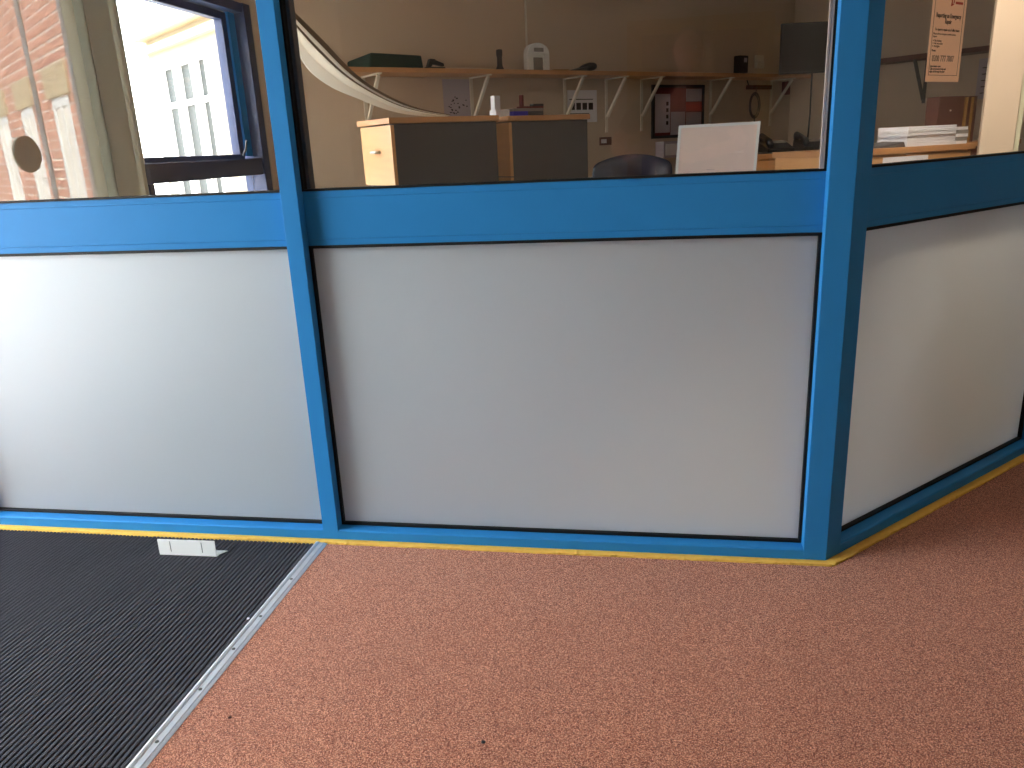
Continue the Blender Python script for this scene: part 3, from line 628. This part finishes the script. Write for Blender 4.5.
# end wall: shelf, posters, boxed pipe
es = empty('end_shelf', UN(UE-0.12, 2.4, 1.7), 'brown shelf with dark bracket on the right end wall of the office', 'shelf')
OFF().box(UE-0.22, UE-0.004, 1.75, 3.2, 1.655, 1.69).build('board', M['brown'], es)
for nn in (2.45,):
    b = OFF(); b.box(UE-0.012, UE-0.004, nn-0.012, nn+0.012, 1.33, 1.655); b.hexa([(UE-0.20, nn-0.01, 1.645), (UE-0.185, nn-0.01, 1.655), (UE-0.185, nn+0.01, 1.655), (UE-0.20, nn+0.01, 1.645), (UE-0.024, nn-0.01, 1.35), (UE-0.010, nn-0.01, 1.36), (UE-0.010, nn+0.01, 1.36), (UE-0.024, nn+0.01, 1.35)]); b.build('bracket', M['charcoal'], es)
pz = empty('wall_notice', UN(UE-0.004, 1.95, 1.5), 'grey printed notice on the end wall beside the cream column', 'poster')
OFF().box(UE-0.006, UE-0.004, 1.86, 2.05, 1.33, 1.62).build('sheet', M['lilacpaper'], pz)
for i in range(5): OFF().box(UE-0.0068, UE-0.006, 1.89, 2.02, 1.37+0.045*i, 1.376+0.045*i).build('print_line', M['ink'], pz)
colP = Vector((0.945, 1.88, 0))
cl = empty('column', colP, 'cream painted boxed column close behind the right bay', 'column')
MB(colP, (0.96, -0.28, 0), (0.28, 0.96, 0)).box(0.0, 0.132, -0.0, 0.12, -0.012, CEIL).build('shaft', M['cream'], cl, bevel=0.003)
MB(colP, (0.96, -0.28, 0), (0.28, 0.96, 0)).box(0.132, 0.15, 0.01, 0.11, -0.012, CEIL).build('edge_trim', M['olive'], cl)

ol = empty('ceiling_light', (-0.18, 0.42, CEIL), 'square office ceiling light close behind the middle bay', 'light')  # unseen fill added to brighten the whiteboard and nearby office
MB().box(-0.43, 0.07, 0.17, 0.67, CEIL-0.03, CEIL-0.001).build('tray', M['white'], ol)
MB().box(-0.40, 0.04, 0.20, 0.64, CEIL-0.035, CEIL-0.03).build('diffuser', M['office_lamp'], ol)

def fill_spot(x, y, label, power, col, half, blend):  # unseen spots added to shine through the frosted panels from behind
    r = empty('downlight', (x, y, CEIL), label, 'light', None)
    b = MB(); b.lathe((x, y, CEIL), [(0.085, -0.001), (0.085, -0.012), (0.070, -0.014), (0.066, -0.002)], 24); b.build('ring', M['white'], r, smooth=False)
    ld = bpy.data.lights.new('downlight_lamp', 'SPOT'); ld.energy = power; ld.color = col; ld.spot_size = 2*half; ld.spot_blend = blend; ld.shadow_soft_size = 0.05
    lo = bpy.data.objects.new('lamp', ld); COL.objects.link(lo); lo.parent = r; lo.location = (0, 0, -0.03)
fill_spot(-0.08, 1.08, 'round office ceiling downlight in front of the low cupboard with papers', 420, (1.0, 0.82, 0.58), math.radians(30), 0.5)
fill_spot(-0.95, 1.05, 'round office ceiling downlight behind the middle bay', 90, (0.86, 0.98, 1.12), math.radians(33), 0.5)
sl = empty('track_spotlight', (0.45, 0.95, CEIL), 'white track spotlight aimed at the cream column and papers', 'light')  # unseen spot added to brighten the column and papers
aim = (Vector((0.98, 1.92, 1.2))-Vector((0.45, 0.95, CEIL-0.12))).normalized()
MB().box(0.41, 0.49, 0.91, 0.99, CEIL-0.02, CEIL-0.001).box(0.44, 0.46, 0.94, 0.96, CEIL-0.12, CEIL-0.02).build('mount', M['white'], sl)
MB().tube([Vector((0.45, 0.95, CEIL-0.12))-aim*0.06, Vector((0.45, 0.95, CEIL-0.12))+aim*0.06], 0.04, 16).build('can', M['white'], sl)
ld = bpy.data.lights.new('spotlight_lamp', 'SPOT'); ld.energy = 110; ld.color = (1.0, 0.90, 0.76); ld.spot_size = math.radians(40); ld.spot_blend = 0.6; ld.shadow_soft_size = 0.035
lo = bpy.data.objects.new('lamp', ld); COL.objects.link(lo); lo.parent = sl; lo.location = Vector((0, 0, -0.12))+aim*0.075; lo.rotation_euler = aim.to_track_quat('-Z', 'Y').to_euler()
ol2 = empty('ceiling_light', (0.80, 1.30, CEIL), 'square office ceiling light above the papers behind the right bay', 'light')  # unseen fill added for the papers, column and notice
MB().box(0.60, 1.00, 1.10, 1.50, CEIL-0.03, CEIL-0.001).build('tray', M['white'], ol2)
MB().box(0.63, 0.97, 1.13, 1.47, CEIL-0.035, CEIL-0.03).build('diffuser', M['bright_office_lamp'], ol2)

# notice on the right bay's glass
def notice():
    O = UN(0.3685, 0.0445, 1.263); wd, hh = 0.172, 0.235
    r = empty('paper_notice', O, 'peach paper notice with printed phone number taped inside the right glass', 'notice')
    n_ = -N; dn = 0.0535
    O = UN(0.3685, dn, 1.263)
    MB(O, U, N).box(0, wd, 0, 0.0006, 0, hh).build('sheet', M['peach'], r)
    OFFb = MB(O, U, N); OFFb.frame(0.012, wd-0.012, 0.016, hh-0.004, 0.0012, -0.0004, 0); OFFb.build('border_line', M['ink'], r)
    f = -0.0003
    def T(s, size, x, z, m='ink', al='LEFT', bold=0.0, sx=1.0): return text_mesh('lettering', s, size, M[m], r, O+U*x+N*f+Vector((0, 0, z)), U, n_, al, bold=bold, sx=sx)
    T('Reporting an Emergency', 0.0155, wd/2, 0.158, al='CENTER', bold=0.0004, sx=0.82); T('Repair', 0.0155, wd/2, 0.144, al='CENTER', bold=0.0004, sx=0.82)
    T('To report a repair out of office hours', 0.0090, wd/2, 0.126, al='CENTER', bold=0.0002, sx=0.90)
    T('Please call the emergency number shown', 0.0072, 0.017, 0.116, sx=0.95); T('below:', 0.0072, 0.017, 0.109)
    for k, t_ in enumerate(('No heating', 'No hot water', 'No lights')):
        T(t_, 0.0078, 0.026, 0.099-0.0068*k); MB(O, U, N).box(0.019, 0.022, f, 0, 0.100-0.0068*k, 0.103-0.0068*k).build('bullet', M['ink'], r)
    T('Phone:', 0.0075, 0.017, 0.075, bold=0.0002)
    T('0300 777 7007', 0.0215, 0.022, 0.051, bold=0.0002, sx=0.86)
    for k, t_ in enumerate(('Lines always open', 'Calls are answered day and', 'night, all through the year')): T(t_, 0.0074, 0.016, 0.0365-0.0066*k, bold=0.0002)
    # red emblem: a leaning loop and wordmark bars
    b = MB(O, U, N); b.tube([(wd-0.072+0.008*math.cos(a*math.pi/6)*0.7, f, hh-0.034+0.011*math.sin(a*math.pi/6)) for a in range(12)], 0.0016, 5, closed=True)
    b.tube([(wd-0.077, f, hh-0.036), (wd-0.079, f, hh-0.048)], 0.0018, 5); b.build('emblem', M['redink'], r)
    MB(O, U, N).box(wd-0.058, wd-0.020, f, 0, hh-0.042, hh-0.036).build('emblem', M['redink'], r)
notice()

# ------------------------------------------------------------------ foyer behind the camera (seen in the glass)
dr = empty('door_1', (XL, -1.2, 0), kind='structure')
def EN(): return MB((XL, 0, 0), (0, 1, 0), (-1, 0, 0))      # x = world y, y = outwards
EN().frame(EY0, EY1, 0.0, EZ, 0.05, 0.02, 0.10).build('frame', M['olive'], dr)
EN().box(-2.315, -2.085, -0.03, 0.12, 0.0, EZ).build('pier', M['olive'], dr, bevel=0.004)
EN().box(-2.085, EY1-0.05, 0.055, 0.063, 0.05, EZ-0.05).build('glass_pane', M['clear'], dr)
EN().box(EY0+0.05, -2.315, 0.055, 0.063, 0.05, EZ-0.05).build('glass_pane', M['clear'], dr)
EN().box(-1.686, -1.680, 0.03, 0.055, 0.05, EZ-0.05).build('edge_strip', M['white'], dr)  # white strips stand in for the glint along the glass edges
EN().box(-1.997, -1.991, 0.03, 0.055, 0.05, EZ-0.05).build('edge_strip', M['white'], dr)
d = EN().cyl_y(-1.545, 1.225, 0.09, 0.040, 0.0545, 32).build('door_disc', M['olive_disc'], dr); d['label'] = 'round olive grey disc on the glass'
# oak doorway in the back wall
d2 = empty('door_2', (-0.07, YB, 0), kind='structure')
MB().box(-0.74, -0.60, YB, YB+0.05, 0, 2.22).box(0.46, 0.60, YB, YB+0.05, 0, 2.22).box(-0.60, 0.46, YB, YB+0.05, 2.09, 2.22).build('frame', M['oak'], d2)
MB().box(-0.60, 0.46, YB+0.005, YB+0.03, 0.0, 2.09).build('leaf', M['brown'], d2)
MB().tube([(0.36, YB+0.03, 1.0), (0.36, YB+0.07, 1.0), (0.25, YB+0.07, 1.0)], 0.009).build('handle', M['alu'], d2)
def foyer_fill(x, y, label):  # unseen fill panels added to brighten the foyer
    r = empty('ceiling_light', (x, y, CEIL), label, 'light', 'foyer ceiling lights')
    MB().frame(0, 1, 0, 1, 0.1, 0, 1).bm.free()
    MB().box(x-0.32, x+0.32, y-0.32, y+0.32, CEIL-0.03, CEIL-0.001).build('tray', M['white'], r)
    MB().box(x-0.29, x+0.29, y-0.29, y+0.29, CEIL-0.035, CEIL-0.03).build('diffuser', M['lamp'], r)
    return r
M['lamp_right'] = lamp_mat('lit warm diffuser', (1.0, 0.86, 0.72, 1), 6.0)  # warm emitter of the fill added to brighten the right bay
rl = foyer_fill(2.3, -1.0, 'square foyer ceiling light facing the slanting right bay'); rl.children[1].data.materials[0] = M['lamp_right']
foyer_fill(0.6, -3.9, 'square foyer ceiling light near the oak door'); foyer_fill(-1.8, -3.9, 'square foyer ceiling light near the entrance')

# the photographer, faintly mirrored in the middle pane
M['skin'] = mat('skin', srgb(206, 142, 120), 0.55, var=0.06, scale=30)
M['shirt'] = mat('dark shirt cloth', srgb(48, 46, 52), 0.85, var=0.1, scale=60)
M['trousers'] = mat('dark trousers', srgb(40, 42, 50), 0.85)
M['hair'] = mat('short brown hair', srgb(58, 42, 32), 0.7, bump=0.6, bscale=300)
def skin_mesh(name, verts, edges, m, parent, lev=2):
    off = parent.location
    me = bpy.data.meshes.new(name); me.from_pydata([Vector((v[0], v[1], v[2]*0.965))-off for v in verts], edges, []); me.materials.append(m)
    o = bpy.data.objects.new(name, me); COL.objects.link(o); o.parent = parent
    o.modifiers.new('skin', 'SKIN').use_smooth_shade = True
    lay = me.skin_vertices[0].data if me.skin_vertices else None
    if lay is None:
        me.skin_vertices.new() if hasattr(me.skin_vertices, 'new') else None
        lay = me.skin_vertices[0].data
    for d, v in zip(lay, verts): rr = v[3]; d.radius = (rr, v[4] if len(v) > 4 else rr)
    for k, d in enumerate(lay): d.use_root = (k == 0)
    q = o.modifiers.new('s', 'SUBSURF'); q.levels = q.render_levels = lev
    return o
pr = empty('person', (-0.33, -2.52, 0), 'person in dark shirt holding up a phone, faintly mirrored in the middle pane', 'person')
PX, PY = -0.33, -2.52
V = [(PX, PY, 0.95, .135, .10), (PX, PY-.01, 1.12, .13, .095), (PX, PY, 1.30, .155, .11), (PX, PY, 1.43, .08, .07), (PX+.01, PY+.02, 1.51, .052), (PX+.02, PY+.04, 1.58, .055)]
Ed = [(i, i+1) for i in range(5)]
def chain(start, pts):
    k = start
    for p in pts: V.append(p); Ed.append((k, len(V)-1)); k = len(V)-1
    return k
wr = {}
for sx, elbow, wrist, palm in ((-1, (-.70, -2.47, 1.16), (-.61, -2.22, 1.10), (-.585, -2.15, 1.13)), (1, (-.01, -2.46, 1.15), (-.31, -2.22, 1.08), (-.365, -2.15, 1.12))):
    sh_ = (PX+sx*.185, PY, 1.405, .062)
    k = chain(2, [sh_, ((sh_[0]+elbow[0])/2, (sh_[1]+elbow[1])/2, (sh_[2]+elbow[2])/2, .047), elbow+(.040,), ((elbow[0]+wrist[0])/2, (elbow[1]+wrist[1])/2, (elbow[2]+wrist[2])/2, .036), wrist+(.026,), palm+(.030, .018)])
    e = palm; dx = -sx
    for f in range(4):      # four fingers closing over the edge of the phone
        z = e[2]-.022+.017*f; ln = (0.8, 0.95, 1.0, 0.9)[f]
        chain(k, [(e[0]+dx*.008, e[1]+.030, z, .0095), (e[0]+dx*.018, e[1]+.030+.022*ln, z+.002, .0085), (e[0]+dx*(.018+.018*ln), e[1]+.056, z+.003, .0075)])
    chain(k, [(e[0]+dx*.012, e[1]+.012, e[2]+.030, .011), (e[0]+dx*.035, e[1]+.020, e[2]+.040, .0095), (e[0]+dx*.052, e[1]+.026, e[2]+.036, .008)])
for sx in (-1, 1):
    k = chain(0, [(PX+sx*.095, PY, 0.86, .09), (PX+sx*.10, PY+.01, 0.50, .062), (PX+sx*.105, PY-.01, 0.28, .055), (PX+sx*.11, PY-.02, 0.10, .038), (PX+sx*.115, PY+.05, 0.036, .036), (PX+sx*.125, PY+.15, 0.026, .027)])
skin_mesh('body', V, Ed, M['skin'], pr)
V = [(PX, PY, 1.10, .145, .112), (PX, PY, 0.96, .152, .115), (PX, PY, 1.30, .168, .125), (PX, PY, 1.42, .10, .085)]; Ed = [(0, 1), (0, 2), (2, 3)]
for sx, el in ((-1, (-.66, -2.475, 1.22)), (1, (-.04, -2.47, 1.21))):
    s0 = (PX+sx*.185, PY, 1.41, .078); chain(2, [s0, ((s0[0]+el[0])/2, (s0[1]+el[1])/2, (s0[2]+el[2])/2, .064), el+(.058,)])
skin_mesh('shirt', V, Ed, M['shirt'], pr)
V = [(PX, PY, 0.93, .145, .115)]; Ed = []
for sx in (-1, 1): chain(0, [(PX+sx*.095, PY, 0.84, .105), (PX+sx*.10, PY+.01, 0.50, .078), (PX+sx*.105, PY-.01, 0.28, .07), (PX+sx*.11, PY-.015, 0.06, .062)])
skin_mesh('trousers', V, Ed, M['trousers'], pr)
def ball(c, rx, ry, rz, m, name, n=20):
    b = MB(c); ps = [(math.sin(math.pi*i/n), -math.cos(math.pi*i/n)) for i in range(1, n)]
    b.lathe((0, 0, 0), ps, 24)
    for v in b.bm.verts:
        q = v.co-Vector(c); v.co = Vector(c)+Vector((q.x*rx, q.y*ry, q.z*rz))
    return b
H = Vector((PX+.025, PY+.07, 1.59))
hb = ball(H, .075, .095, .115, None, 'head')
for v in hb.bm.verts:       # narrow the jaw, flatten the face
    q = v.co-H
    if q.z < -.02: k_ = 1-0.9*(-q.z-.02); v.co.x = H.x+q.x*k_; 
    if q.y > .07: v.co.y = H.y+.07+(q.y-.07)*0.6
hb.build('head', M['skin'], pr, smooth=True)
hb = ball(H+Vector((0, -.016, .018)), .081, .094, .111, None, 'hair')
for v in hb.bm.verts:
    q = v.co-H
    if q.z < 0.055 and q.y > -0.01: v.co.y = H.y-0.01+(q.y+0.01)*0.2
hb.build('hair', M['hair'], pr, smooth=True)
nb_ = MB(H); nb_.hexa([(-.016, .078, -.028), (.016, .078, -.028), (.016, .05, -.028), (-.016, .05, -.028), (-.006, .080, .018), (.006, .080, .018), (.006, .05, .018), (-.006, .05, .018)])
nb_.bm.verts.ensure_lookup_table(); nb_.bm.verts[0].co.y += .022; nb_.bm.verts[1].co.y += .022
nb_.build('nose', M['skin'], pr, bevel=0.005)
MB(H).box(-.024, .024, .070, .084, -.062, -.053).build('mouth', M['brightred'], pr, bevel=0.003)
for sx in (-1, 1):
    ball(H+Vector((sx*.030, .074, .012)), .013, .010, .008, None, 'eye', 10).build('eye', M['paper'], pr, smooth=True)
    ball(H+Vector((sx*.030, .083, .012)), .005, .003, .005, None, 'pupil', 8).build('pupil', M['black'], pr, smooth=True)
    MB(H).box(sx*.030-.017, sx*.030+.017, .074, .084, .027, .033).build('eyebrow', M['hair'], pr, bevel=0.002)
    ball(H+Vector((sx*.078, -.005, -.005)), .010, .022, .033, None, 'ear', 10).build('ear', M['skin'], pr, smooth=True)
ph_ = empty('mobile_phone', (-0.475, -2.105, 1.14), 'dark mobile phone held up by the person mirrored in the glass', 'phone')
MB().box(-0.55, -0.40, -2.110, -2.102, 1.105, 1.178).build('body', M['black'], ph_, bevel=0.003)
MB().box(-0.50, -0.46, -2.102, -2.0995, 1.13, 1.165).build('camera_plate', M['charcoal'], ph_, bevel=0.001)

# ------------------------------------------------------------------ outside
tag(MB().box(-40, XL-0.15, -40, 40, -0.16, -0.06).build('ground', M['paving']), kind='structure')
# brick building, seen mirrored in the left pane
fd = Vector((-0.77, -0.64, 0)).normalized(); fn = Vector((-0.64, 0.77, 0)).normalized()
FO = Vector((-4.5, -3.11, 0))
bb = empty('brick_building', FO, 'red brick building with stone lintels outside the entrance', 'building')
def BB(): return MB(FO, fd, fn)           # x runs away from us along the facade, y out of the facade
WINS = [(0.20, 0.74), (1.50, 2.02), (2.75, 3.35)]
WZ0, WZ1 = 0.35, 1.66
LEN, HGT = 8.0, 4.0
BB().box(-0.85, LEN, -0.1, -0.004, -0.06, HGT).build('wall', M['mortar'], bb)
k = BB(); zc = -0.05; row = 0
while zc < HGT-0.07:
    x = -0.96 if row % 2 else -0.85
    while x < LEN:
        a, b_ = max(-0.85, x), min(LEN, x+0.208)
        segs = [(a, b_)]
        for w0, w1 in WINS:          # bricks are cut at the window openings and lintels
            lo, hi = (w0-0.1, w1+0.1) if zc+0.058 > WZ1 else (w0, w1)
            if WZ0-0.1 < zc+0.058 and zc < WZ1+0.22:
                segs = [q_ for c, d in segs for q_ in ((c, min(d, lo)), (max(c, hi), d)) if q_[1]-q_[0] > 0.02]
        for c, d in segs: k.box(c, d, -0.006, random.uniform(0, 0.002), zc, zc+0.058)
        x += 0.225
    zc += 0.075; row += 1
q = k.build('brick', M['brick'], bb); q['kind'] = 'stuff'
for w0, w1 in WINS:
    BB().box(w0-0.1, w1+0.1, -0.012, 0.02, WZ1, WZ1+0.22).build('lintel', M['stone'], bb, bevel=0.004)
    BB().box(w0-0.05, w1+0.05, -0.012, 0.05, WZ0-0.1, WZ0).build('sill', M['stone'], bb, bevel=0.004)
    wn_ = BB().frame(w0, w1, WZ0, WZ1, 0.07, -0.012, 0.005).box((w0+w1)/2-0.03, (w0+w1)/2+0.03, -0.012, 0.005, WZ0+0.07, WZ1-0.07).build('window', M['white'], bb)
    BB().box(w0+0.07, w1-0.07, -0.011, -0.006, WZ0+0.07, WZ1-0.07).build('pane', M['dark_pane'], wn_)
# cream building beyond the office window
gd = Vector((-0.77, 0.64, 0)).normalized(); gn = Vector((-0.64, -0.77, 0)).normalized()
GO = Vector((-4.2, 3.9, 0))
cbd = empty('cream_building', GO, 'cream rendered building with tall white windows beyond the office window', 'building')
def CB(): return MB(GO, gd, gn)           # x away from us
CB().box(-1.25, 0.40, -0.8, 0, -0.06, 2.25).build('wall', M['render'], cbd)
CB().box(-1.25, 0.46, -0.8, 0.10, 2.08, 2.25).build('cornice', M['stone'], cbd, bevel=0.01)
CB().box(-1.25, 0.42, 0, 0.05, 1.98, 2.03).build('string_course', M['stone'], cbd)
for (a, c) in ((-0.29, 0.05), (-0.66, -0.31), (-0.95, -0.68)):
    f_ = CB().frame(a, c, 0.2, 1.88, 0.05, 0, 0.04).build('window', M['white'], cbd)
    CB().box(a+0.05, c-0.05, 0.001, 0.01, 0.25, 1.83).build('pane', M['dark_pane'], f_)
    CB().box(a+0.05, c-0.05, 0.01, 0.03, 1.55, 1.59).build('glazing_bar', M['white'], f_)
